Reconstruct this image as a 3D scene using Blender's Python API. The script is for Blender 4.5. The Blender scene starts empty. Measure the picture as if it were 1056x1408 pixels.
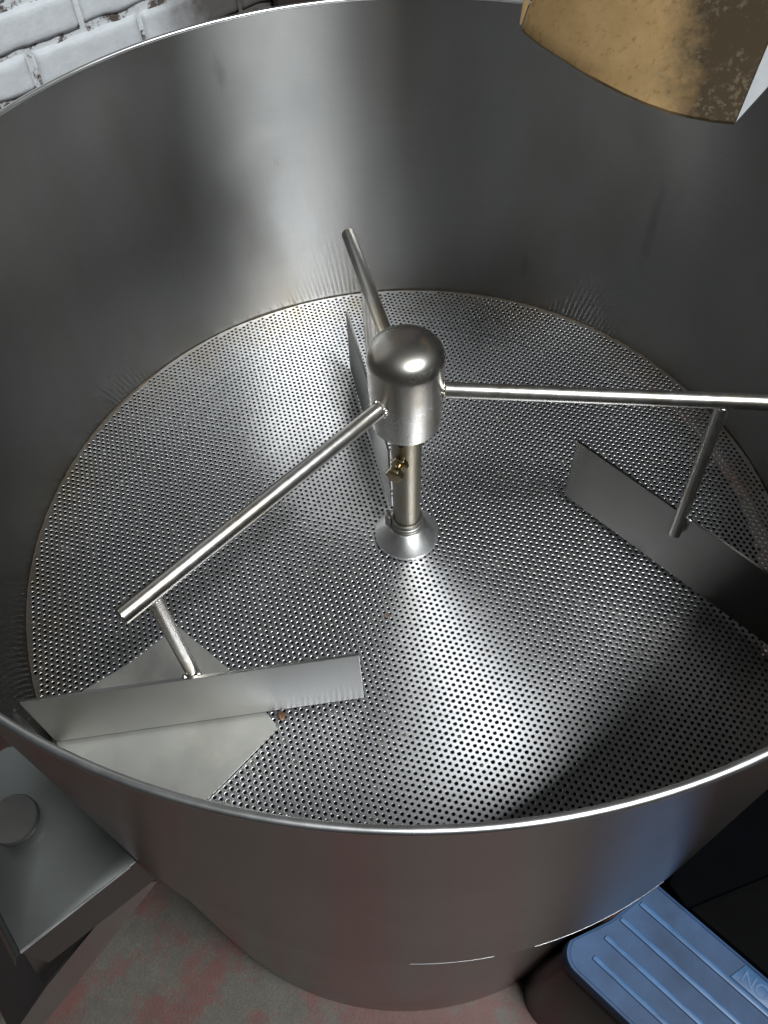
import bpy, bmesh, math, random
import numpy as np
from mathutils import Vector, Matrix
random.seed(4)
rng = np.random.default_rng(4)
SC = bpy.context.scene
COL = SC.collection

# ------------------------------------------------------------------ camera
R_ = Vector((0.99961191, 0.01067164, -0.02573224))
U_ = Vector((0.00628513, 0.81350037, 0.58153043))
F_ = Vector((-0.02713907, 0.58146648, -0.81311759))
cd = bpy.data.cameras.new('camera')
cam = bpy.data.objects.new('camera', cd)
COL.objects.link(cam)
M = Matrix((R_, U_, -F_)).transposed().to_4x4()
M.translation = Vector((0.0, -0.5014, 0.74487))
cam.matrix_world = M
cd.sensor_fit = 'HORIZONTAL'
cd.sensor_width = 36.0
cd.lens = 36.0 * 1.08926
cd.clip_start = 0.01
cd.clip_end = 100
SC.camera = cam

# ------------------------------------------------------------------ light
w = bpy.data.worlds.new('World')
SC.world = w
w.use_nodes = True
bg = w.node_tree.nodes['Background']
bg.inputs[0].default_value = (0.95, 1.0, 1.04, 1)
bg.inputs[1].default_value = 0.028


def area(name, loc, target, sx, sy, power, color):
    l = bpy.data.lights.new(name, 'AREA')
    l.shape = 'ELLIPSE'
    l.size, l.size_y, l.energy, l.color = sx, sy, power, color
    o = bpy.data.objects.new(name, l)
    COL.objects.link(o)
    o.location = loc
    d = Vector(target) - Vector(loc)
    o.rotation_euler = d.to_track_quat('-Z', 'Y').to_euler()
    return o


area('window_light', (0.80, -0.87, 2.4), (0, 0, 0.1), 0.80, 0.34, 112, (0.95, 0.99, 1.0))

vs = SC.view_settings
vs.view_transform = 'Standard'
vs.look = 'None'
vs.gamma = 1
vs.exposure = 0
SC.cycles.max_bounces = 10
SC.cycles.glossy_bounces = 8


# ------------------------------------------------------------------ materials
class NT:
    def __init__(s, name):
        s.m = bpy.data.materials.new(name)
        s.m.use_nodes = True
        s.t = s.m.node_tree
        s.b = s.t.nodes['Principled BSDF']

    def n(s, typ, **kw):
        nd = s.t.nodes.new(typ)
        for k, v in kw.items():
            setattr(nd, k, v)
        return nd

    def l(s, a, b):
        s.t.links.new(a, b)

    def coord(s, scale=(1, 1, 1)):
        c = s.n('ShaderNodeNewGeometry')
        mp = s.n('ShaderNodeMapping')
        mp.inputs['Scale'].default_value = scale
        s.l(c.outputs['Position'], mp.inputs['Vector'])
        return mp.outputs['Vector']

    def noise(s, vec, scale, detail=4, rough=0.55):
        nd = s.n('ShaderNodeTexNoise')
        nd.inputs['Scale'].default_value = scale
        nd.inputs['Detail'].default_value = detail
        nd.inputs['Roughness'].default_value = rough
        s.l(vec, nd.inputs['Vector'])
        return nd.outputs['Fac']

    def ramp(s, fac, stops):
        r = s.n('ShaderNodeValToRGB')
        e = r.color_ramp.elements
        while len(e) < len(stops):
            e.new(0.5)
        for k, (p, c) in enumerate(stops):
            e[k].position = p
            e[k].color = c if len(c) == 4 else (*c, 1)
        s.l(fac, r.inputs['Fac'])
        return r.outputs['Color']

    def mix(s, fac, a, b):
        m = s.n('ShaderNodeMix', data_type='RGBA')
        for sock, v in ((m.inputs['Factor'], fac), (m.inputs['A'], a), (m.inputs['B'], b)):
            if isinstance(v, (int, float)):
                sock.default_value = v
            elif isinstance(v, tuple):
                sock.default_value = (*v, 1)
            else:
                s.l(v, sock)
        return m.outputs['Result']

    def mrange(s, fac, a, b, c, d):
        m = s.n('ShaderNodeMapRange')
        s.l(fac, m.inputs[0])
        for i, v in enumerate((a, b, c, d)):
            m.inputs[i + 1].default_value = v
        return m.outputs[0]

    def bump(s, h, strength, dist=0.001):
        b = s.n('ShaderNodeBump')
        b.inputs['Strength'].default_value = strength
        b.inputs['Distance'].default_value = dist
        s.l(h, b.inputs['Height'])
        s.l(b.outputs['Normal'], s.b.inputs['Normal'])
        return b


def g(v):
    return (v, v, v)


def steel(name, col=(0.50, 0.49, 0.47), rough=(0.24, 0.36), aniso=0.0, rot=0.25, axis='Z', scale=(1, 1, 1), ns=40,
          bump=0.0, stain=None, stain_amt=(0.55, 0.8), bscale=(1, 1, 1), bns=60):
    t = NT(name)
    b = t.b
    b.inputs['Metallic'].default_value = 1
    v = t.coord(scale)
    n1 = t.noise(v, ns, 6, 0.65)
    n2 = t.noise(t.coord(), 9, 3)
    c = t.mix(t.mrange(n2, 0.3, 0.7, 0, 1), tuple(x * 0.88 for x in col), col)
    if stain:
        n3 = t.noise(t.coord(), 14, 6, 0.7)
        c = t.mix(t.mrange(n3, stain_amt[0], stain_amt[1], 0, 0.8), c, stain)
    t.l(c, b.inputs['Base Color'])
    t.l(t.mrange(n1, 0.3, 0.7, rough[0], rough[1]), b.inputs['Roughness'])
    if aniso:
        b.inputs['Anisotropic'].default_value = aniso
        b.inputs['Anisotropic Rotation'].default_value = rot
        tg = t.n('ShaderNodeTangent', direction_type='RADIAL', axis=axis)
        t.l(tg.outputs[0], b.inputs['Tangent'])
    if bump:
        t.bump(t.noise(t.coord(bscale), bns, 3), bump)
    return t.m


def brushed(t, colsock, rx, ry, tangent=None, broad=0.15, broad_rough=0.55, rvar=None, second=None):
    """brushed metal: narrow along the brush marks (rx), wide across them (ry), plus a dull layer"""
    al = math.sqrt(rx * ry)
    gl = t.n('ShaderNodeBsdfAnisotropic', distribution='BECKMANN')
    gl.inputs['Roughness'].default_value = math.sqrt(al)
    gl.inputs['Anisotropy'].default_value = 1 - math.sqrt(rx / ry)
    gl.inputs['Rotation'].default_value = 0
    if rvar is not None:
        t.l(rvar, gl.inputs['Roughness'])
    if tangent == 'level':
        ge = t.n('ShaderNodeNewGeometry')
        tg = t.n('ShaderNodeVectorMath', operation='CROSS_PRODUCT')
        t.l(ge.outputs['True Normal'], tg.inputs[0])
        tg.inputs[1].default_value = (0.001, 0.002, 1)
    elif tangent is None:
        tg = t.n('ShaderNodeTangent', direction_type='RADIAL', axis='Z')
    else:
        tg = t.n('ShaderNodeCombineXYZ')
        tg.inputs[0].default_value, tg.inputs[1].default_value = tangent
    t.l(tg.outputs[0], gl.inputs['Tangent'])
    t.l(colsock, gl.inputs['Color'])
    t.l(colsock, t.b.inputs['Base Color'])
    t.b.inputs['Metallic'].default_value = 1
    t.b.inputs['Roughness'].default_value = broad_rough
    mx = t.n('ShaderNodeMixShader')
    mx.inputs[0].default_value = broad
    t.l(gl.outputs[0], mx.inputs[1])
    t.l(t.b.outputs[0], mx.inputs[2])
    res = mx
    if second:
        rx2, ry2, amt = second
        g2 = t.n('ShaderNodeBsdfAnisotropic', distribution='BECKMANN')
        g2.inputs['Roughness'].default_value = math.sqrt(math.sqrt(rx2 * ry2))
        g2.inputs['Anisotropy'].default_value = 1 - math.sqrt(rx2 / ry2)
        t.l(tg.outputs[0], g2.inputs['Tangent'])
        t.l(colsock, g2.inputs['Color'])
        res = t.n('ShaderNodeMixShader')
        res.inputs[0].default_value = amt
        t.l(mx.outputs[0], res.inputs[1])
        t.l(g2.outputs[0], res.inputs[2])
    out = t.t.nodes['Material Output']
    t.l(res.outputs[0], out.inputs['Surface'])
    return gl


def brushed_wall(name, col, rx, ry, broad, stain=None, second=None, tangent=None):
    t = NT(name)
    n2 = t.noise(t.coord((1, 1, 0.6)), 7, 5, 0.6)
    c = t.mix(t.mrange(n2, 0.3, 0.7, 0, 1), tuple(x * 0.86 for x in col), col)
    n1 = t.noise(t.coord((1, 1, 60)), 9, 6, 0.7)
    c = t.mix(t.mrange(n1, 0.35, 0.65, 0, 0.2), c, tuple(x * 0.75 for x in col))
    if stain:
        n3 = t.noise(t.coord((1, 1, 0.35)), 9, 7, 0.75)
        c = t.mix(t.mrange(n3, 0.48, 0.72, 0, 0.55), c, stain)
        n6 = t.noise(t.coord((1, 1, 0.5)), 45, 5, 0.75)
        c = t.mix(t.mrange(n6, 0.66, 0.76, 0, 0.5), c, (0.2, 0.19, 0.17))
        # a few dark drips dried onto the sheet
        for (px, py, pz), rad, zs in (((0.2712, 0.2925, 0.17), 0.010, 0.16), ((-0.187, 0.353, 0.315), 0.008, 0.35), ((0.15, 0.371, 0.06), 0.007, 0.3)):
            mp = t.coord((1, 1, zs))
            sb = t.n('ShaderNodeVectorMath', operation='DISTANCE')
            t.l(mp, sb.inputs[0])
            sb.inputs[1].default_value = (px, py, pz * zs)
            ad = t.n('ShaderNodeMath', operation='MULTIPLY_ADD')
            t.l(n6, ad.inputs[0])
            ad.inputs[1].default_value = 0.02
            t.l(sb.outputs['Value'], ad.inputs[2])
            c = t.mix(t.mrange(ad.outputs[0], rad * 0.5 + 0.008, rad + 0.010, 0.4, 0), c, (0.15, 0.14, 0.12))
    al = math.sqrt(math.sqrt(rx * ry))
    n4 = t.noise(t.coord((1, 1, 2)), 8, 4, 0.6)
    gl = brushed(t, c, rx, ry, tangent, broad, second=second, rvar=t.mrange(n4, 0.3, 0.7, al * 0.97, al * 1.03))
    bp = t.n('ShaderNodeBump')
    bp.inputs['Strength'].default_value = 0.02
    bp.inputs['Distance'].default_value = 0.001
    t.l(t.noise(t.coord((0.5, 0.5, 1)), 9, 3), bp.inputs['Height'])
    t.l(bp.outputs[0], gl.inputs['Normal'])
    return t.m


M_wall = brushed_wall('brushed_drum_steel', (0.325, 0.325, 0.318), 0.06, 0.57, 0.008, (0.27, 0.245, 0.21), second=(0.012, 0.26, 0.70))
M_out = brushed_wall('outer_drum_steel', (0.64, 0.63, 0.63), 0.03, 0.24, 0.05, second=(0.02, 0.09, 0.35))
M_rim = steel('rim_steel', (0.74, 0.74, 0.74), (0.26, 0.34))
M_rod = steel('polished_rod_steel', (0.60, 0.58, 0.55), (0.27, 0.36), ns=120, bump=0.03, bns=200, stain=(0.42, 0.33, 0.2), stain_amt=(0.48, 0.72))
M_hub = steel('polished_hub_steel', (0.60, 0.58, 0.55), (0.22, 0.34), ns=14, stain=(0.42, 0.34, 0.22), stain_amt=(0.46, 0.72))
M_shaft = steel('stained_shaft_steel', (0.30, 0.272, 0.22), (0.28, 0.36), ns=120, bump=0.04, bns=160, stain=(0.28, 0.2, 0.1), stain_amt=(0.45, 0.75))
M_flange = steel('turned_flange_steel', (0.80, 0.80, 0.79), (0.28, 0.36), 0.5, 0.25)
M_blade = brushed_wall('scraper_blade_steel', (0.62, 0.62, 0.605), 0.05, 0.30, 0.06, tangent='level')
M_blade2 = brushed_wall('shaded_blade_steel', (0.25, 0.245, 0.23), 0.08, 0.34, 0.04, tangent='level')  # darker copy of the blade steel, shade put into its colour
M_flap = steel('worn_flap_steel', (0.37, 0.365, 0.34), (0.48, 0.56), ns=22, scale=(1.6, 0.8, 1), stain=(0.44, 0.41, 0.36), stain_amt=(0.5, 0.8))
M_box = steel('discharge_box_steel', (0.21, 0.22, 0.212), (0.34, 0.39), ns=8)
M_collar = steel('dark_collar_steel', (0.22, 0.21, 0.19), (0.3, 0.45))
M_brass = steel('brass_bolt_metal', (0.44, 0.36, 0.22), (0.22, 0.35), ns=200, bump=0.05, bns=300)
M_weld = steel('weld_bead_steel', (0.55, 0.53, 0.48), (0.2, 0.35), bump=0.3, bns=500)


def perf_mat():
    t = NT('perforated_sheet_steel')
    b = t.b
    b.inputs['Metallic'].default_value = 1
    pos = t.coord()
    n2 = t.noise(pos, 7, 5, 0.6)
    c = t.mix(t.mrange(n2, 0.3, 0.7, 0, 1), (0.49, 0.49, 0.505), (0.62, 0.62, 0.64))
    # golden coffee oil staining that gathers along the edge of the sheet
    ln = t.n('ShaderNodeVectorMath', operation='LENGTH')
    t.l(pos, ln.inputs[0])
    edge = t.mrange(ln.outputs['Value'], 0.33, 0.395, 0, 1)
    n3 = t.noise(pos, 11, 6, 0.7)
    m = t.n('ShaderNodeMath', operation='MULTIPLY')
    t.l(edge, m.inputs[0])
    t.l(t.mrange(n3, 0.42, 0.62, 0.1, 0.65), m.inputs[1])
    c = t.mix(m.outputs[0], c, (0.42, 0.32, 0.16))
    n4 = t.noise(pos, 60, 4, 0.7)
    c = t.mix(t.mrange(n4, 0.62, 0.76, 0, 0.7), c, (0.24, 0.17, 0.09))
    # concentric scuffs left by the turning blades
    cb = t.n('ShaderNodeCombineXYZ')
    t.l(ln.outputs['Value'], cb.inputs[0])
    nr = t.noise(cb.outputs[0], 170, 5, 0.75)
    c = t.mix(t.mrange(nr, 0.42, 0.66, 0, 0.6), c, (0.32, 0.315, 0.31))
    n1 = t.noise(cb.outputs[0], 90, 6, 0.7)
    al = math.sqrt(math.sqrt(0.14 * 0.56))
    gl = brushed(t, c, 0.14, 0.56, None, 0.10, 0.48, second=(0.06, 0.17, 0.26), rvar=t.mrange(n1, 0.3, 0.7, al * 0.9, al * 1.1))
    gl.distribution = 'GGX'
    bp = t.n('ShaderNodeBump')
    bp.inputs['Strength'].default_value = 0.4
    bp.inputs['Distance'].default_value = 0.001
    t.l(t.noise(pos, 16, 3), bp.inputs['Height'])
    t.l(bp.outputs[0], gl.inputs['Normal'])
    t.l(bp.outputs[0], b.inputs['Normal'])
    return t.m


M_perf = perf_mat()
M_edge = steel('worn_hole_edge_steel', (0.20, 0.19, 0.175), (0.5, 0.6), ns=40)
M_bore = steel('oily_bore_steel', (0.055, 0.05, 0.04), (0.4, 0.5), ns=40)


def plain(name, col, rough, var=0.25, ns=20, bump=0.0, bns=60, metallic=0.0, spec=0.5):
    t = NT(name)
    n = t.noise(t.coord(), ns, 6, 0.65)
    lo = tuple(c * (1 - var) for c in col)
    hi = tuple(min(1, c * (1 + var)) for c in col)
    t.l(t.mix(t.mrange(n, 0.3, 0.7, 0, 1), lo, hi), t.b.inputs['Base Color'])
    t.b.inputs['Roughness'].default_value = rough
    t.b.inputs['Metallic'].default_value = metallic
    t.b.inputs['Specular IOR Level'].default_value = spec
    if bump:
        t.bump(t.noise(t.coord(), bns, 5, 0.7), bump, 0.002)
    return t.m


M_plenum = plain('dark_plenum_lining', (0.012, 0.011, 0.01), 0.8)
M_residue = plain('coffee_residue', (0.05, 0.036, 0.022), 0.7, 0.5, 90, 0.4, 200)
M_bean = plain('roasted_bean', (0.085, 0.042, 0.02), 0.45, 0.3, 200, 0.2, 300)
M_knob = plain('black_knob_plastic', (0.035, 0.034, 0.031), 0.55)
M_blue = plain('blue_step_plastic', (0.020, 0.045, 0.098), 0.55, 0.4, 16, 0.05, 400, spec=0.2)
M_bluerib = plain('light_blue_rib_plastic', (0.036, 0.09, 0.19), 0.42, 0.25, 40, spec=0.3)
M_black = plain('black_stool_plastic', (0.0025, 0.0025, 0.003), 0.28, spec=0.25)
M_navy = plain('navy_bin_plastic', (0.0006, 0.0009, 0.0014), 0.8, spec=0.03)
M_void = plain('shade_black_plastic', (0.002, 0.002, 0.0022), 0.85, spec=0.05)  # near-black colour stands in for the shadow beside the stool
M_board = plain('dark_brown_board', (0.035, 0.026, 0.022), 0.6, 0.4, 12)


def ground_mat():
    t = NT('worn_red_painted_concrete')
    pos = t.coord()
    n1 = t.noise(pos, 9, 8, 0.72)
    n2 = t.noise(pos, 40, 5, 0.7)
    conc = t.mix(t.mrange(n2, 0.3, 0.7, 0, 1), (0.055, 0.050, 0.039), (0.093, 0.084, 0.066))
    red = t.mix(t.mrange(n2, 0.3, 0.7, 0, 1), (0.088, 0.024, 0.019), (0.12, 0.038, 0.03))
    t.l(t.mix(t.mrange(n1, 0.46, 0.56, 0, 1), conc, red), t.b.inputs['Base Color'])
    n3 = t.noise(pos, 260, 3, 0.7)
    c = t.mix(t.mrange(n1, 0.46, 0.56, 0, 1), conc, red)
    c = t.mix(t.mrange(n3, 0.42, 0.62, 0.5, 0), c, (0.05, 0.04, 0.035))
    t.l(c, t.b.inputs['Base Color'])
    t.b.inputs['Roughness'].default_value = 0.6
    t.bump(n3, 0.3, 0.002)
    return t.m


M_ground = ground_mat()


def brown_tone(t, c):
    """brown colour that covers the wall behind the drum, with a ragged edge"""
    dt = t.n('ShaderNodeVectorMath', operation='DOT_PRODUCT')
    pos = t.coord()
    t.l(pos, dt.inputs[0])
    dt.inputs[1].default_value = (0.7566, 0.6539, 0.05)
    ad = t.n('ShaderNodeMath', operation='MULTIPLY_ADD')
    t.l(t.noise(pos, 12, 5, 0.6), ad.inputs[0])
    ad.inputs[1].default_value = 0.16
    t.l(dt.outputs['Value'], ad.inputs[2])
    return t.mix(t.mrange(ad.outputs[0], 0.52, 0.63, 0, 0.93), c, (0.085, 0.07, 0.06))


def brick_paint():
    t = NT('white_painted_brick')
    pos = t.coord()
    n = t.noise(pos, 30, 6, 0.7)
    c = t.mix(t.mrange(n, 0.3, 0.7, 0, 1), (0.64, 0.67, 0.70), (0.75, 0.78, 0.81))
    n2 = t.noise(pos, 26, 7, 0.75)
    c = brown_tone(t, t.mix(t.mrange(n2, 0.64, 0.72, 0, 0.75), c, (0.26, 0.21, 0.19)))
    t.l(c, t.b.inputs['Base Color'])
    t.b.inputs['Roughness'].default_value = 0.65
    t.bump(n, 0.5, 0.004)
    return t.m


def mortar_mat():
    t = NT('flaking_white_mortar')
    pos = t.coord()
    n = t.noise(pos, 16, 7, 0.75)
    c = t.mix(t.mrange(n, 0.475, 0.53, 0, 1), (0.66, 0.68, 0.70), (0.10, 0.075, 0.065))
    c = brown_tone(t, c)
    t.l(c, t.b.inputs['Base Color'])
    t.b.inputs['Roughness'].default_value = 0.9
    t.bump(n, 0.8, 0.006)
    return t.m


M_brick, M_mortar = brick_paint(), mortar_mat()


def chute_mat():
    t = NT('coffee_stained_chute')
    b = t.b
    pos = t.coord()
    n1 = t.noise(pos, 25, 6, 0.65)
    c = t.mix(t.mrange(n1, 0.3, 0.7, 0, 1), (0.185, 0.117, 0.05), (0.245, 0.163, 0.077))
    n2 = t.noise(pos, 190, 4, 0.6)
    c = t.mix(t.mrange(n2, 0.57, 0.70, 0, 0.65), c, (0.13, 0.07, 0.025))
    # burnt dark patch towards the right hand side of the plate
    sx = t.n('ShaderNodeSeparateXYZ')
    t.l(pos, sx.inputs[0])
    n3 = t.noise(pos, 18, 6, 0.75)
    a = t.n('ShaderNodeMath', operation='MULTIPLY_ADD')
    t.l(n3, a.inputs[0])
    a.inputs[1].default_value = 0.07
    t.l(sx.outputs['X'], a.inputs[2])
    t.nA = a
    c2 = t.mix(t.mrange(a.outputs[0], 0.212, 0.246, 0, 1), c, (0.035, 0.025, 0.015))
    n5 = t.noise(pos, 230, 3, 0.6)
    grit = t.n('ShaderNodeMath', operation='MULTIPLY')
    t.l(t.mrange(n5, 0.52, 0.6, 0, 1), grit.inputs[0])
    t.l(t.mrange(n3, 0.45, 0.6, 0, 0.6), grit.inputs[1])
    c2 = t.mix(grit.outputs[0], c2, (0.13, 0.105, 0.07))
    c = t.mix(t.mrange(sx.outputs['X'], 0.16, 0.19, 0, 1), c, c2)
    t.l(c, b.inputs['Base Color'])
    b.inputs['Metallic'].default_value = 0.08
    b.inputs['Roughness'].default_value = 0.85
    b.inputs['Specular IOR Level'].default_value = 0.08
    t.bump(n2, 0.15, 0.001)
    return t.m


M_chute = chute_mat()
M_chute_side = steel('bright_chute_flange', (0.20, 0.205, 0.21), (0.55, 0.65))


# ------------------------------------------------------------------ builders
def wloc(o):
    v = Vector((0, 0, 0))
    while o:
        v += o.location
        o = o.parent
    return v


def finish(name, me, mat, parent=None, loc=None, smooth=True):
    o = bpy.data.objects.new(name, me)
    COL.objects.link(o)
    me.materials.append(mat)
    off = wloc(parent) if parent else Vector((0, 0, 0))
    if loc is not None:
        o.location = Vector(loc) - off
        off = Vector(loc)
    if parent:
        o.parent = parent
    me.transform(Matrix.Translation(-off))
    if smooth:
        me.polygons.foreach_set('use_smooth', [True] * len(me.polygons))
        me.set_sharp_from_angle(angle=math.radians(35))
    return o


def bmobj(name, bm, mat, parent=None, loc=None, smooth=True):
    bmesh.ops.recalc_face_normals(bm, faces=bm.faces)
    me = bpy.data.meshes.new(name)
    bm.to_mesh(me)
    bm.free()
    return finish(name, me, mat, parent, loc, smooth)


def thing(name, label, cat, loc, group=None):
    o = bpy.data.objects.new(name, None)
    o.empty_display_size = 0.05
    COL.objects.link(o)
    o.location = loc
    o['label'] = label
    o['category'] = cat
    if group:
        o['group'] = group
    return o


def lathe(bm, prof, c=(0, 0), n=96, close=False, a0=0, a1=2 * math.pi):
    full = abs(a1 - a0 - 2 * math.pi) < 1e-6
    m = n if full else n + 1
    rings = []
    for r, z in prof:
        if r < 1e-6:
            rings.append([bm.verts.new((c[0], c[1], z))])
        else:
            rings.append([bm.verts.new((c[0] + r * math.cos(a0 + (a1 - a0) * k / n), c[1] + r * math.sin(a0 + (a1 - a0) * k / n), z)) for k in range(m)])
    pairs = list(zip(rings, rings[1:])) + ([(rings[-1], rings[0])] if close else [])
    for A, B in pairs:
        for k in range(n):
            k2 = (k + 1) % m
            if len(A) == 1 and len(B) == 1:
                continue
            if len(A) == 1:
                bm.faces.new((A[0], B[k], B[k2]))
            elif len(B) == 1:
                bm.faces.new((A[k], A[k2], B[0]))
            else:
                bm.faces.new((A[k], A[k2], B[k2], B[k]))


def rod(bm, a, b, r, n=28, bev=0.0012, r2=None):
    a, b = Vector(a), Vector(b)
    d = (b - a).normalized()
    x = d.orthogonal().normalized()
    y = d.cross(x)
    L = (b - a).length
    r2 = r if r2 is None else r2
    prof = [(0, 0), (r - bev, 0), (r, bev), (r2, L - bev), (r2 - bev, L), (0, L)]
    rings = []
    for q, h in prof:
        if q == 0:
            rings.append([bm.verts.new(a + d * h)])
        else:
            rings.append([bm.verts.new(a + d * h + (x * math.cos(2 * math.pi * k / n) + y * math.sin(2 * math.pi * k / n)) * q) for k in range(n)])
    for A, B in zip(rings, rings[1:]):
        for k in range(n):
            k2 = (k + 1) % n
            if len(A) == 1:
                bm.faces.new((A[0], B[k], B[k2]))
            elif len(B) == 1:
                bm.faces.new((A[k], A[k2], B[0]))
            else:
                bm.faces.new((A[k], A[k2], B[k2], B[k]))


def slab(bm, pts, off, bev=0.0):
    """closed plate: polygon pts extruded by vector off"""
    off = Vector(off)
    lo = [bm.verts.new(Vector(q)) for q in pts]
    hi = [bm.verts.new(Vector(q) + off) for q in pts]
    n = len(pts)
    bm.faces.new(lo[::-1])
    bm.faces.new(hi)
    for k in range(n):
        bm.faces.new((lo[k], lo[(k + 1) % n], hi[(k + 1) % n], hi[k]))
    if bev:
        bmesh.ops.recalc_face_normals(bm, faces=bm.faces)
        bmesh.ops.bevel(bm, geom=list(bm.edges), offset=bev, segments=2, affect='EDGES', profile=0.5)


def lump(bm, c, r, sq=(1, 1, 1), jit=0.15, sub=2):
    s = bmesh.ops.create_icosphere(bm, subdivisions=sub, radius=r)
    for v in s['verts']:
        k = 1 + random.uniform(-jit, jit)
        v.co = Vector((v.co.x * sq[0] * k, v.co.y * sq[1] * k, v.co.z * sq[2] * k)) + Vector(c)


GZ = -0.6          # ground level below the perforated sheet (z = 0)
H = 0.3652         # rim height above the sheet
R = 0.400

# ------------------------------------------------------------------ ground
bm = bmesh.new()
bmesh.ops.create_grid(bm, x_segments=2, y_segments=2, size=6)
for v in bm.verts:
    v.co.z += GZ
o = bmobj('ground', bm, M_ground, smooth=False)
o['kind'] = 'structure'
o['label'] = 'concrete floor with worn red paint'

# ------------------------------------------------------------------ brick wall
T = Vector((math.cos(math.radians(40.84)), math.sin(math.radians(40.84)), 0))
N = Vector((T.y, -T.x, 0))              # faces the tray
W0 = Vector((-0.69, 1.09, 0))
wall = thing('brick_wall', 'white painted brick wall with flaking mortar joints behind the steel drum', 'wall', (W0.x, W0.y, GZ))
bm = bmesh.new()
p0 = W0 + T * -1.3 - N * 0.008
p1 = W0 + T * 1.6 - N * 0.008
slab(bm, [(p0.x, p0.y, GZ), (p1.x, p1.y, GZ), (p1.x, p1.y, 2.2), (p0.x, p0.y, 2.2)], -N * 0.1)
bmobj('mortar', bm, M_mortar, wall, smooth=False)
L2, H2, D2 = 0.110, 0.0315, 0.05
from mathutils import noise as mnoise
variants = []
for vk in range(7):
    bm = bmesh.new()
    NX, NZ = 26, 8
    grid = []
    for iz in range(NZ + 1):
        row_ = []
        for ix in range(NX + 1):
            fx, fz = ix / NX * 2 - 1, iz / NZ * 2 - 1
            x, z = fx * L2, fz * H2
            nn = mnoise.noise(Vector((x * 28 + vk * 7, z * 28, vk * 3.1)))
            n2 = mnoise.noise(Vector((x * 90 + vk * 5, z * 90, vk * 1.7)))
            edge = max(0.0, abs(fx) * L2 - L2 + 0.009) / 0.009, max(0.0, abs(fz) * H2 - H2 + 0.008) / 0.008
            e_ = max(edge)
            x += (0.0022 * nn + 0.0012 * n2) * (abs(fx) > 0.99)
            z += (0.0022 * nn + 0.0012 * n2) * (abs(fz) > 0.99)
            q = T * x + N * (0.0010 * nn + 0.0006 * n2 - 0.0036 * e_ * e_ * (1 + nn)) + Vector((0, 0, z))
            row_.append(bm.verts.new(q))
        grid.append(row_)
    for iz in range(NZ):
        for ix in range(NX):
            bm.faces.new((grid[iz][ix], grid[iz][ix + 1], grid[iz + 1][ix + 1], grid[iz + 1][ix]))
    rim_ = grid[0] + [r_[-1] for r_ in grid[1:]] + grid[-1][-2::-1] + [r_[0] for r_ in grid[-2:0:-1]]
    back = [bm.verts.new(v.co - N * 0.03) for v in rim_]
    for k in range(len(rim_)):
        k2 = (k + 1) % len(rim_)
        bm.faces.new((rim_[k], back[k], back[k2], rim_[k2]))
    bmesh.ops.recalc_face_normals(bm, faces=bm.faces)
    me = bpy.data.meshes.new('brick')
    bm.to_mesh(me)
    bm.free()
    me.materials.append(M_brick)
    me.polygons.foreach_set('use_smooth', [True] * len(me.polygons))
    variants.append(me)
for row in range(-7, 11):
    zc = 0.0395 + row * 0.0795
    for k in range(-6, 7):
        s = 0.110 + 0.116 + k * 0.232 + (0.116 if row % 2 else 0)
        b = bpy.data.objects.new('brick', random.choice(variants))
        COL.objects.link(b)
        b.parent = wall
        q = W0 + T * (s + random.uniform(-0.003, 0.003)) + N * random.uniform(-0.002, 0.002)
        b.location = Vector((q.x, q.y, zc + random.uniform(-0.002, 0.002))) - wall.location
        b.rotation_euler = (0, random.uniform(-0.008, 0.008), random.uniform(-0.012, 0.012))

board = thing('wooden_board', 'dark brown plank board upright against the browned brick wall behind the drum rim', 'board', (W0 + T * 0.8 + N * 0.05).to_tuple()[:2] + (GZ,))
p0 = W0 + T * 0.32 + N * 0.035
p1 = W0 + T * 0.53 + N * 0.035
p2 = W0 + T * 1.42 + N * 0.035
for q0, q1, mt in ((p1, W0 + T * 0.95 + N * 0.035, M_board), (W0 + T * 0.953 + N * 0.035, p2, M_board)):
    bm = bmesh.new()
    slab(bm, [(q0.x, q0.y, GZ), (q1.x, q1.y, GZ), (q1.x, q1.y, 0.75), (q0.x, q0.y, 0.75)], -N * 0.022, 0.003)
    bmobj('plank', bm, mt, board)

# ------------------------------------------------------------------ cooling tray
tray = thing('cooling_tray', 'large round brushed steel drum with a perforated floor and bright rolled rim', 'cooling tray', (0, 0, GZ))
bm = bmesh.new()
lathe(bm, [(0.4, -0.03), (0.4, H)], n=256)
bmobj('drum_wall', bm, M_wall, tray)
bm = bmesh.new()
lathe(bm, [(0.4033, H), (0.4033, -0.034), (0.3995, -0.037), (0.3995, -0.030)], n=256)
bmobj('outer_band', bm, M_out, tray)
bm = bmesh.new()
lathe(bm, [(0.4017 + 0.0025 * math.cos(a), H + 0.0020 * math.sin(a)) for a in [2 * math.pi * k / 14 for k in range(14)]], n=256, close=True)
bmobj('rim', bm, M_rim, tray)
bm = bmesh.new()
lathe(bm, [(0.389, -0.036), (0.390, -0.05), (0.390, GZ + 0.002), (0.386, GZ + 0.002), (0.386, -0.05), (0.386, -0.036)], c=(-0.013, 0), n=192, close=True)
bmobj('lower_body', bm, M_out, tray)
bm = bmesh.new()
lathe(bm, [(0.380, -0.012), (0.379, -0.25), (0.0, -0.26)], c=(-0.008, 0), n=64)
bmobj('plenum', bm, M_plenum, tray)


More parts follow.
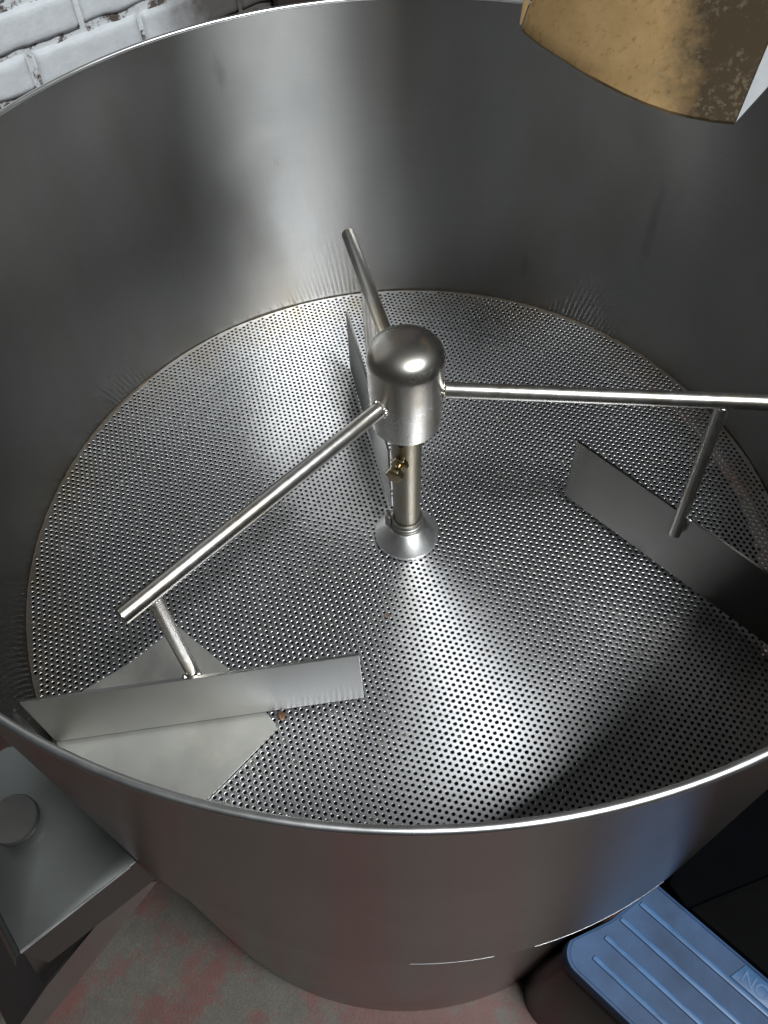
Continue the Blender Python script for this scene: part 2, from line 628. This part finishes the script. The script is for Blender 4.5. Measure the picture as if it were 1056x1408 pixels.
def perforated():
    P = 0.0062
    a0 = math.radians(-14)
    hr, ci = 0.00168, 0.00202          # hole radius, chamfer radius
    RM = 0.3992
    e1 = np.array([math.cos(a0), math.sin(a0)]) * P
    e2 = np.array([math.cos(a0 + math.pi / 3), math.sin(a0 + math.pi / 3)]) * P
    K = 90
    ii, jj = np.meshgrid(np.arange(-K, K + 1), np.arange(-K, K + 1))
    c = ii.reshape(-1, 1) * e1 + jj.reshape(-1, 1) * e2
    rr = np.hypot(c[:, 0], c[:, 1])
    hexr = P / math.sqrt(3)
    solid = c[(rr < RM + hexr) & ((rr > RM - hexr) | (rr < 0.018 + hexr)) & (rr > 0.0125)]
    hole = c[(rr <= RM - hexr) & (rr >= 0.018 + hexr)]
    hole_all = hole
    ah = a0 + math.radians(30) + np.arange(6) * math.pi / 3
    hx = np.stack([np.cos(ah), np.sin(ah)], 1) * hexr
    ar = a0 + math.radians(30) + np.arange(12) * math.pi / 6
    rg = np.stack([np.cos(ar), np.sin(ar)], 1)
    n = len(hole)
    # some unevenness hole by hole
    jit = rng.normal(0, 0.00006, (n, 2))
    hs = 1 + rng.normal(0, 0.03, (n, 1, 1))
    V = np.zeros((n, 42, 3))
    V[:, 0:6, :2] = hole[:, None] + hx
    V[:, 6:18, :2] = (hole + jit)[:, None] + rg * ci * hs
    V[:, 18:30, :2] = (hole + jit)[:, None] + rg * hr * hs
    V[:, 18:30, 2] = -0.00016
    V[:, 30:42, :2] = (hole + jit)[:, None] + rg * hr * hs
    V[:, 30:42, 2] = -0.0008
    F3, F4 = [], []
    for k in range(6):
        a, b = k, (k + 1) % 6
        r0, r1, r2 = 6 + 2 * k, 6 + 2 * k + 1, 6 + (2 * k + 2) % 12
        F3 += [(a, r1, r0), (a, b, r1), (b, r2, r1)]
    for k in range(12):
        k2 = (k + 1) % 12
        F4 += [(6 + k, 6 + k2, 18 + k2, 18 + k), (18 + k, 18 + k2, 30 + k2, 30 + k)]
    F3, F4 = np.array(F3), np.array(F4)
    off = (np.arange(n) * 42)[:, None, None]
    f3 = (F3[None] + off).reshape(-1, 3)
    f4 = (F4[None] + off).reshape(-1, 4)
    ns = len(solid)
    VS = np.zeros((ns, 6, 3))
    VS[:, :, :2] = solid[:, None] + hx
    q = np.hypot(VS[:, :, 0], VS[:, :, 1])
    k = np.where(q > RM, RM / q, 1.0)
    VS[:, :, 0] *= k
    VS[:, :, 1] *= k
    base = n * 42
    FS = np.array([(0, 1, 2), (0, 2, 3), (0, 3, 4), (0, 4, 5)])
    fs = (FS[None] + base + (np.arange(ns) * 6)[:, None, None]).reshape(-1, 3)
    allv = np.concatenate([V.reshape(-1, 3), VS.reshape(-1, 3)])
    # the sheet is not perfectly flat
    x, y = allv[:, 0], allv[:, 1]
    allv[:, 2] += 0.0006 * np.sin(x * 17 + 1.3 * np.sin(y * 9)) * np.sin(y * 21 + 0.6)
    loops = np.concatenate([f3.ravel(), fs.ravel(), f4.ravel()]).astype(np.int32)
    nt = len(f3) + len(fs)
    ls = np.concatenate([np.arange(nt) * 3, nt * 3 + np.arange(len(f4)) * 4]).astype(np.int32)
    me = bpy.data.meshes.new('perforated_floor')
    me.vertices.add(len(allv))
    me.vertices.foreach_set('co', allv.ravel().astype(np.float32))
    me.loops.add(len(loops))
    me.loops.foreach_set('vertex_index', loops)
    me.polygons.add(len(ls))
    me.polygons.foreach_set('loop_start', ls)
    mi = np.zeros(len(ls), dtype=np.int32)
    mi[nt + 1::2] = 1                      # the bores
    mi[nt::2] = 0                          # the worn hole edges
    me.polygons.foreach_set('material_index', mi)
    me.polygons.foreach_set('use_smooth', [False] * len(ls))
    me.update(calc_edges=True)
    me.validate()
    return me, hole_all


pme, holes = perforated()
finish('perforated_floor', pme, M_perf, tray, smooth=False)
pme.materials.append(M_bore)
pme.materials.append(M_edge)

# clogged holes and crumbs of coffee in the sheet
bm = bmesh.new()
pick = rng.choice(len(holes), 420, replace=False)
for k in pick:
    x, y = holes[k]
    lump(bm, (x, y, -0.0008 + random.uniform(-0.0003, 0.0002)), 0.00175, (1, 1, 0.5), 0.2, 1)
for k in range(90):
    a, r = random.uniform(0, 6.283), 0.39 * math.sqrt(random.random())
    lump(bm, (r * math.cos(a), r * math.sin(a), 0.0005), random.uniform(0.0004, 0.001), (1, 1, 0.6), 0.3, 1)
o = bmobj('coffee_crumbs', bm, M_residue, tray)
o['kind'] = 'stuff'
# brown line of residue where the sheet meets the drum
bm = bmesh.new()
n = 720
prof = []
for k in range(n):
    a = 2 * math.pi * k / n
    wv = 0.0004 + 0.0007 * max(0, math.sin(a * 7 + 2 * math.sin(a * 3))) + random.uniform(0, 0.0005)
    ca, sa = math.cos(a), math.sin(a)
    prof.append([bm.verts.new((ca * q, sa * q, z)) for q, z in ((0.3996, wv * 1.1), (0.3996 - wv * 0.7, 0.0008 + wv * 0.4), (0.3996 - wv * 1.6, -0.0006))])
for k in range(n):
    A, B = prof[k], prof[(k + 1) % n]
    bm.faces.new((A[0], B[0], B[1], A[1]))
    bm.faces.new((A[1], B[1], B[2], A[2]))
bmobj('residue_line', bm, M_residue, tray)

for d0, d1 in ((-90, -80), (-75, -57)):  # bright bead added only on the arcs where the band edge glints
    bm = bmesh.new()
    lathe(bm, [(0.4032 + 0.0005 * math.cos(a), -0.0345 + 0.0005 * math.sin(a)) for a in [2 * math.pi * k / 10 for k in range(10)]], n=40, close=True, a0=math.radians(d0), a1=math.radians(d1))
    bmobj('glint_edge', bm, M_rim, tray)

# bearing flange in the middle of the sheet
bm = bmesh.new()
lathe(bm, [(0.012, 0.003), (0.0335, 0.003), (0.0338, 0.0075), (0.0330, 0.0086), (0.0195, 0.0235), (0.0185, 0.0240), (0.0150, 0.0240)], n=80)
bmobj('bearing_flange', bm, M_flange, tray)

# discharge flap lying over the sheet by the rim
fl = [(-0.2292, -0.1106), (-0.1686, -0.1602), (-0.1324, -0.2006), (-0.1222, -0.2125), (-0.1205, -0.2165), (-0.1222, -0.2185), (-0.1950, -0.2920)]
a_s, a_e = math.atan2(-0.2920, -0.1950), math.atan2(-0.1990, -0.3255)
arc = []
for k in range(1, 15):
    a = a_s + (a_e - a_s) * k / 15
    arc.append((0.3965 * math.cos(a), 0.3965 * math.sin(a)))
fl = fl[:-1] + [(0.3965 * math.cos(a_s), 0.3965 * math.sin(a_s))] + arc + [(0.3965 * math.cos(a_e), 0.3965 * math.sin(a_e)), (-0.3096, -0.1788), (-0.2726, -0.1524)]
bm = bmesh.new()
slab(bm, [(x, y, 0.0022) for x, y in fl], (0, 0, 0.0022))
bmobj('discharge_flap', bm, M_flap, tray)
# discharge box on the outside of the drum
ER = Vector((-0.76, -0.65, 0)).normalized()
EP = Vector((-ER.y, ER.x, 0)) * -1     # from the near edge A to the far edge D
A = Vector((-0.2441, -0.3232, -0.04))
B = Vector((-0.3293, -0.3964, -0.04))
EP = Vector((-0.65, 0.76, 0)).normalized()
D = Vector((-0.3909, -0.2188, -0.04))
Cc = B + EP * 0.178
box_pts = [A - ER * 0.0, B, Cc, D]
mid = [Vector((0.4045 * math.cos(a), 0.4045 * math.sin(a), -0.04)) for a in np.linspace(math.atan2(D.y, D.x) , math.atan2(A.y, A.x) , 12)[1:-1]]
dbox = thing('dummy', 'x', 'x', (0, 0, 0))
bpy.data.objects.remove(dbox)
bm = bmesh.new()
slab(bm, [Vector(q) for q in box_pts + mid], (0, 0, -0.0015), 0.0005)
box = bmobj('discharge_box', bm, M_box, tray)
bm = bmesh.new()
slab(bm, [A + Vector((0, 0, -0.0017)), B + Vector((0, 0, -0.0017)), B + Vector((0.001, 0.001, -0.066)), A + Vector((0, 0, -0.07))], EP * 0.0015)
slab(bm, [B + EP * 0.003 + Vector((0, 0, -0.0017)), Cc + Vector((0, 0, -0.0017)), Cc + Vector((0, 0, -0.060)), B + EP * 0.003 + Vector((0, 0, -0.060))], -ER * 0.0015)
slab(bm, [D + Vector((0, 0, -0.0017)), Cc + Vector((0, 0, -0.0017)), Cc + Vector((0, 0, -0.066)), D + Vector((0, 0, -0.07))], -EP * 0.0015)
bmobj('box_side', bm, M_box, box, smooth=False)
bm = bmesh.new()
rod(bm, A + ER * 0.006 + Vector((0, 0, -0.0002)), B + Vector((0, 0, -0.0002)), 0.0014, 10, 0.0003)
bmobj('folded_edge', bm, M_rim, box)
bm = bmesh.new()
slab(bm, [B + ER * 0.0005, Cc + ER * 0.0005, Cc + ER * 0.0045 - Vector((0, 0, 0.001)), B + ER * 0.0045 - Vector((0, 0, 0.001))], (0, 0, -0.0015))
slab(bm, [B + ER * 0.0050 - Vector((0, 0, 0.001)), Cc + ER * 0.0050 - Vector((0, 0, 0.001)), Cc + ER * 0.012 - Vector((0, 0, 0.018)), B + ER * 0.012 - Vector((0, 0, 0.018))], (0, 0, -0.0015))
bmobj('outlet_lip', bm, M_box, box, smooth=False)
# sloping spout below
bm = bmesh.new()
pl = lambda s, z: Vector((A.x, A.y, 0)) + ER * s + Vector((0, 0, z))
slab(bm, [pl(0.020, -0.075), pl(0.064, -0.108), pl(0.132, -0.155), pl(0.205, -0.222), pl(0.182, -0.252), pl(0.155, -0.234), pl(0.051, -0.157), pl(0.0, -0.118)], EP * 0.002)
spout = bmobj('spout', bm, M_out, tray, smooth=False)
bm = bmesh.new()
slab(bm, [q + EP * 0.010 for q in (pl(0.03, -0.072), pl(0.112, -0.045), pl(0.1385, -0.175), pl(0.06, -0.13))], EP * 0.002)
bmobj('cheek_plate', bm, M_box, spout, smooth=False)
bm = bmesh.new()
slab(bm, [q + EP * 0.013 for q in (pl(0.06, -0.135), pl(0.128, -0.185), pl(0.20, -0.245), pl(0.06, -0.150))], EP * 0.14)
bmobj('spout_floor', bm, M_out, spout, smooth=False)
# round knob standing on the box
bm = bmesh.new()
kc = (-0.3585, -0.2905)
lathe(bm, [(0, -0.039), (0.008, -0.039), (0.008, -0.032), (0.0215, -0.031), (0.0225, -0.029), (0.0225, -0.0245), (0.0215, -0.0230), (0, -0.0225)], c=kc, n=48)
bmobj('knob', bm, M_knob, tray)

# ------------------------------------------------------------------ stirrer
st = thing('stirrer', 'three armed stainless stirrer with domed hub and scraper blades standing in the drum', 'stirrer', (0, 0, 0.01))
bm = bmesh.new()
zc = 0.2590
prof = [(0.0145, 0.1850), (0.0285, 0.1850), (0.0308, 0.1855), (0.0309, 0.1865), (0.0324, 0.232), (0.0328, zc - 0.004)]
for k in range(0, 33):
    a = math.pi / 2 * k / 32
    e = 0.86
    prof.append((0.0328 * max(0, math.cos(a)) ** e, zc + 0.0215 * math.sin(a) ** e))
prof[-1] = (0, zc + 0.0215)
lathe(bm, prof, n=96)
hub = bmobj('hub', bm, M_hub, st)
bm = bmesh.new()
lathe(bm, [(0.0140, 0.0245), (0.0140, 0.139), (0.0146, 0.1395), (0.0146, 0.1855)], n=64)
shaft = bmobj('shaft', bm, M_shaft, st)
bm = bmesh.new()
lathe(bm, [(0.0142, 0.0243), (0.0172, 0.0243), (0.0172, 0.0275), (0.0160, 0.0280), (0.0172, 0.0285), (0.0172, 0.0315), (0.0160, 0.032), (0.0165, 0.0325), (0.0165, 0.0365), (0.0142, 0.037)], n=48)
bmobj('collar', bm, M_collar, st)
bm = bmesh.new()
slab(bm, [(-0.0225, -0.004, 0.0255), (-0.0165, -0.0075, 0.0255), (-0.0165, 0.002, 0.0255), (-0.0225, 0.003, 0.0255)], (0, 0, 0.016), 0.0015)
bmobj('clamp_lug', bm, M_collar, st)


def hexprism(bm, a, b, r, bev=0.0006):
    a, b = Vector(a), Vector(b)
    d = (b - a).normalized()
    x = Vector((0, 0, 1)).cross(d).normalized()
    y = d.cross(x)
    pts = [a + (x * math.cos(math.pi / 3 * k) + y * math.sin(math.pi / 3 * k)) * r for k in range(6)]
    slab(bm, pts, b - a, bev)


bd = Vector((math.cos(math.radians(-112)), math.sin(math.radians(-112)), 0))
bz = Vector((0, 0, 0.140))
bm = bmesh.new()
rod(bm, bd * 0.012 + bz, bd * 0.0275 + bz, 0.0038, 20, 0.0004)
bolt = bmobj('bolt', bm, M_brass, st)
bm = bmesh.new()
hexprism(bm, bd * 0.0255 + bz, bd * 0.0320 + bz, 0.0086)
bmobj('bolt_head', bm, M_brass, bolt)
bm = bmesh.new()
hexprism(bm, bd * 0.0135 + bz, bd * 0.0185 + bz, 0.0086)
bmobj('lock_nut', bm, M_brass, bolt)
bm = bmesh.new()
lump(bm, bd * 0.0125 + Vector((0.002, 0, 0.1655)), 0.006, (1, 0.5, 0.9), 0.03)
bmobj('cavity_shade', bm, M_plenum, st)  # black lump stands in for the dark inside of a hole

ZA = 0.225
AR = 0.0069


def arm(ang, r1, pq, blade_a, blade_b, zt, zb, side, drop, bmat):
    d = Vector((math.cos(ang), math.sin(ang), 0))
    z = Vector((0, 0, ZA))
    bm = bmesh.new()
    rod(bm, d * 0.030 + z, d * r1 + z, AR, 32)
    am = bmobj('arm', bm, M_rod, st)
    bm = bmesh.new()
    for k in range(26):
        a = 2 * math.pi * k / 26
        x = d.orthogonal().normalized()
        y = d.cross(x)
        lump(bm, d * 0.0326 + z + (x * math.cos(a) + y * math.sin(a)) * (AR + 0.0002), 0.0016, jit=0.15, sub=1)
    bmobj('weld_bead', bm, M_weld, am)['kind'] = 'stuff'
    # post, welded to the side of the blade that faces the hub
    a, b = Vector(blade_a), Vector(blade_b)
    u = (b - a).normalized()
    nrm = Vector((-u.y, u.x, 0)) * side
    q = Vector((pq[0], pq[1], 0))
    top = d * q.dot(d)
    top.z = ZA - AR * 0.75
    s = (q - a).dot(u)
    bot = a + u * s + nrm * 0.0072
    bot.z = zt - drop
    bm = bmesh.new()
    rod(bm, bot, top, 0.0059, 28, 0.0006)
    bmobj('post', bm, M_rod, am)
    bm = bmesh.new()
    for k in range(14):
        aa = 2 * math.pi * k / 14
        lump(bm, Vector((top.x + 0.0058 * math.cos(aa), top.y + 0.0058 * math.sin(aa), ZA - AR * 0.9 + 0.0012 * random.random())), 0.0011, jit=0.2, sub=1)
    for k in (-1, 1):
        w_ = a + u * (s + k * 0.0062) + nrm * 0.002
        lump(bm, (w_.x, w_.y, zt + 0.0002), 0.0018, (1.2, 1, 0.8), 0.15, 2)
    bmobj('weld_bead', bm, M_weld, am)['kind'] = 'stuff'
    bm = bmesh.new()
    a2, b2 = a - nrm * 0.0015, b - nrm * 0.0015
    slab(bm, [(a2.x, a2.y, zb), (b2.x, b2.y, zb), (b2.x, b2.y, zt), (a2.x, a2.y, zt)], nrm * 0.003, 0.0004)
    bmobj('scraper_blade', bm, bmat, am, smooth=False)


arm(math.atan2(-0.2211 + 0.0216, -0.2025 + 0.0185), 0.2998, (-0.1815, -0.2035), (-0.0412, -0.1871, 0), (-0.3215, -0.2297, 0), 0.0985, 0.0095, -1, 0.020, M_blade)
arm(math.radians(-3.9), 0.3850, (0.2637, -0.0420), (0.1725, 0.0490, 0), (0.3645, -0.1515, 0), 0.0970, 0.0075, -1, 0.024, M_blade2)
arm(math.atan2(0.2136, -0.0568), 0.2220, (-0.0405, 0.1370), (-0.0175, 0.0330, 0), (-0.0672, 0.2440, 0), 0.1000, 0.0075, -1, 0.022, M_blade)


# ------------------------------------------------------------------ beans
def bean(name, label, loc, rot, k=1.0):
    bm = bmesh.new()
    s = bmesh.ops.create_uvsphere(bm, u_segments=24, v_segments=14, radius=1)
    for v in s['verts']:
        x, y, zz = v.co
        zz = zz if zz < 0 else zz * 0.62
        zz -= 0.28 * math.exp(-(y / 0.14) ** 2) * (1 if v.co.z > 0.2 else 0)
        v.co = Vector((x * 0.0052, y * 0.0036, zz * 0.0026)) * k
    me = bpy.data.meshes.new(name)
    bm.to_mesh(me)
    bm.free()
    me.materials.append(M_bean)
    me.polygons.foreach_set('use_smooth', [True] * len(me.polygons))
    o = bpy.data.objects.new(name, me)
    COL.objects.link(o)
    o.location = loc
    o.rotation_euler = rot
    o['label'] = label
    o['category'] = 'coffee bean'
    return o


bean('coffee_bean', 'brown roasted coffee bean caught under the left scraper blade by the flap corner', (-0.1180, -0.2035, 0.0026), (0.2, 0.1, 1.9))
bean('coffee_bean', 'tiny dark coffee bean alone on the holes in front of the shaft', (-0.0200, -0.0975, 0.0012), (0.3, 0.2, 0.6), 0.62)

# ------------------------------------------------------------------ discharge chute of the roaster
ch = thing('discharge_chute', 'tan coffee stained metal chute with curved lip hanging over the drum rim', 'chute', (0.16, 0.14, 0.42))
lip = [(0.095, 0.211), (0.106, 0.187), (0.121, 0.164), (0.135, 0.142), (0.149, 0.123), (0.162, 0.107), (0.176, 0.093), (0.190, 0.082), (0.203, 0.075), (0.218, 0.069), (0.232, 0.066)]
zl = 0.42
bm = bmesh.new()
Lf, Rf = Vector((0.095, 0.211, zl)), Vector((0.232, 0.066, zl))
camp = Vector((0.0, -0.5014, 0.74487))
UPL, UPR = Vector((0.1236, 0.2337, 0.50)), Vector((0.2662, 0.1266, 0.50))
rows = []
NR = 10
for k in range(NR + 1):
    t_ = k / NR
    row = []
    for i, (x, y) in enumerate(lip):
        f = i / (len(lip) - 1)
        base = Vector((x, y, zl))
        up = UPL.lerp(UPR, f)
        row.append(base.lerp(up, t_))
    rows.append(row)
vt = [[bm.verts.new(q) for q in r] for r in rows]
vb = [[bm.verts.new(q - Vector((0, 0, 0.002))) for q in r] for r in rows]
for k in range(NR):
    for i in range(len(lip) - 1):
        bm.faces.new((vt[k][i], vt[k][i + 1], vt[k + 1][i + 1], vt[k + 1][i]))
        bm.faces.new((vb[k][i], vb[k + 1][i], vb[k + 1][i + 1], vb[k][i + 1]))
for i in range(len(lip) - 1):
    bm.faces.new((vt[0][i], vb[0][i], vb[0][i + 1], vt[0][i + 1]))
    bm.faces.new((vt[NR][i + 1], vb[NR][i + 1], vb[NR][i], vt[NR][i]))
for k in range(NR):
    bm.faces.new((vt[k][0], vt[k + 1][0], vb[k + 1][0], vb[k][0]))
    bm.faces.new((vt[k][-1], vb[k][-1], vb[k + 1][-1], vt[k + 1][-1]))
bmobj('base_plate', bm, M_chute, ch)
bm = bmesh.new()
o1 = Vector((-0.0005, 0.0, 0.0022))
slab(bm, [Lf + o1, UPL + o1, UPL + Vector((-0.018, 0.010, 0.026))], Vector((-0.0012, 0.0005, 0)))
bmobj('side_flange', bm, M_chute, ch, smooth=False)
bm = bmesh.new()
slab(bm, [Rf + Vector((0.001, 0, 0.0)), UPR + Vector((0.001, 0, 0)), UPR + Vector((0.040, -0.018, -0.004))], Vector((0.0003, 0, -0.0012)))
o = bmobj('side_flange', bm, M_chute_side, ch, smooth=False)
o['label'] = 'clean bright right hand flange'

# ------------------------------------------------------------------ step stool
S1 = Vector((0.73, -0.68, 0)).normalized()
S2 = Vector((0.68, 0.73, 0)).normalized()
ZT = -0.30
sp = lambda e1, e2, z: S1 * e1 + S2 * e2 + Vector((0, 0, z))
stool = thing('step_stool', 'blue plastic step stool with ribbed tread and black base under the drum', 'step stool', tuple(sp(0.55, -0.08, GZ)))


def outline(l, r, s_l, s_r, e, rad, n=10):
    """plan outline in stool axes: near end follows the drum (s_l..s_r), rounded corners"""
    pts = []
    def corner(cx, cy, a0, a1):
        for k in range(n + 1):
            a = a0 + (a1 - a0) * k / n
            pts.append((cx + rad * math.cos(a), cy + rad * math.sin(a)))
    corner(s_l + rad, l + rad, -math.pi, -math.pi / 2)
    pts2 = pts[::-1]
    pts.clear()
    pts.extend(pts2[::-1])
    corner(e - rad, l + rad, -math.pi / 2, 0)
    corner(e - rad, r - rad, 0, math.pi / 2)
    pts.append((s_r, r))
    pts.append(((s_l + s_r) / 2 + 0.003, (l + r) / 2))
    return pts


tp = outline(-0.152, -0.013, 0.366, 0.402, 0.74, 0.022)
cen = Vector((0.55, -0.08, 0))


def scaled(pts, k):
    return [(x + (cen.x - x) * 0 , y) if False else (cen.x + (x - cen.x) * (1 - k / 0.2), cen.y + (y - cen.y) * (1 - k / 0.07)) for x, y in pts]


bm = bmesh.new()
rings = []
for off, z in ((0.0, ZT - 0.030), (0.0, ZT - 0.004), (0.0010, ZT), (0.0035, ZT + 0.0005), (0.0045, ZT - 0.0006)):
    rings.append([bm.verts.new(sp(x, y, z)) for x, y in scaled(tp, off)])
for Aa, Bb in zip(rings, rings[1:]):
    for k in range(len(Aa)):
        bm.faces.new((Aa[k], Aa[(k + 1) % len(Aa)], Bb[(k + 1) % len(Aa)], Bb[k]))
bm.faces.new(rings[-1])
tread = bmobj('tread', bm, M_blue, stool)
bp = outline(-0.176, 0.008, 0.352, 0.43, 0.80, 0.05)
bp2 = scaled(tp, 0.003)
bm = bmesh.new()
rings = []
for t_ in (0, 0.03, 0.06, 0.3, 0.6, 0.85, 1.0):
    f = t_ ** 0.6
    z = ZT - 0.028 + (GZ + 0.002 - ZT + 0.028) * t_
    rings.append([bm.verts.new(sp(x0 + (x1 - x0) * f, y0 + (y1 - y0) * f, z)) for (x0, y0), (x1, y1) in zip(bp2, bp)])
for Aa, Bb in zip(rings, rings[1:]):
    for k in range(len(Aa)):
        bm.faces.new((Aa[k], Aa[(k + 1) % len(Aa)], Bb[(k + 1) % len(Aa)], Bb[k]))
bm.faces.new(rings[0][::-1])
bmobj('base', bm, M_black, stool)
for e2, s in ((-0.1255, 0.395), (-0.1000, 0.393), (-0.0725, 0.395), (-0.0440, 0.402)):
    bm = bmesh.new()
    slab(bm, [sp(s, e2 - 0.0030, ZT - 0.0006), sp(0.72, e2 - 0.0030, ZT - 0.0006), sp(0.72, e2 + 0.0030, ZT - 0.0006), sp(s, e2 + 0.0030, ZT - 0.0006)], (0, 0, 0.0028), 0.0009)
    bmobj('rib', bm, M_bluerib, tread)
# embossed lettering on the edge strip of the tread
fc = bpy.data.curves.new('embossed_lettering', 'FONT')
fc.body = 'NOV'
fc.size = 0.020
fc.extrude = 0.0006
fc.bevel_depth = 0.0002
tmp = bpy.data.objects.new('tmp', fc)
COL.objects.link(tmp)
dg = bpy.context.evaluated_depsgraph_get()
me = bpy.data.meshes.new_from_object(tmp.evaluated_get(dg))
bpy.data.objects.remove(tmp)
rm = Matrix((S1, S2, Vector((0, 0, 1)))).transposed().to_4x4()
rm.translation = sp(0.522, -0.0360, ZT + 0.0012)
me.transform(rm)
me.materials.clear()
finish('embossed_lettering', me, M_bluerib, tread, smooth=False)
bm = bmesh.new()
slab(bm, [sp(0.514, -0.0395, ZT - 0.0004), sp(0.62, -0.0395, ZT - 0.0004), sp(0.62, -0.0185, ZT - 0.0004), sp(0.520, -0.0185, ZT - 0.0004)], (0, 0, 0.0016), 0.0004)
bmobj('lettering_plate', bm, M_bluerib, tread)

# ------------------------------------------------------------------ dark bin beyond the stool
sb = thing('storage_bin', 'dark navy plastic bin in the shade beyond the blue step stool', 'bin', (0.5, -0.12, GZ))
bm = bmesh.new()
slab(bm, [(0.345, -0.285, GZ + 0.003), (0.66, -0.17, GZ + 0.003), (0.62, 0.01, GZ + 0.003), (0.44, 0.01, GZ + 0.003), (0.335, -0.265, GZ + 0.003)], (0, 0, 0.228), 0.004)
bmobj('bin_body', bm, M_void, sb)  # floor shadow put into the colour of the bin face
bm = bmesh.new()
slab(bm, [(0.331, -0.303, -0.368), (0.68, -0.177, -0.368), (0.64, 0.03, -0.368), (0.45, 0.03, -0.368), (0.440, -0.10, -0.368), (0.314, -0.273, -0.368)], (0, 0, 0.018), 0.005)
bmobj('bin_lid', bm, M_navy, sb)
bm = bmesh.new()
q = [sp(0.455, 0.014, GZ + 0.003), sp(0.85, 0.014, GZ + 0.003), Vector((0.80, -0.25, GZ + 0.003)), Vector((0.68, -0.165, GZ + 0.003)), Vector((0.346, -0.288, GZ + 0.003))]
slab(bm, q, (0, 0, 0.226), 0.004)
bmobj('shade_block', bm, M_void, sb)  # added black block filling the shaded gap between bin and stool
bm = bmesh.new()
slab(bm, [(0.452, -0.165, -0.349), (0.52, -0.13, -0.349), (0.52, -0.10, -0.349), (0.455, -0.145, -0.349)], (0, 0, 0.012), 0.004)
bmobj('clip', bm, M_bluerib, sb)
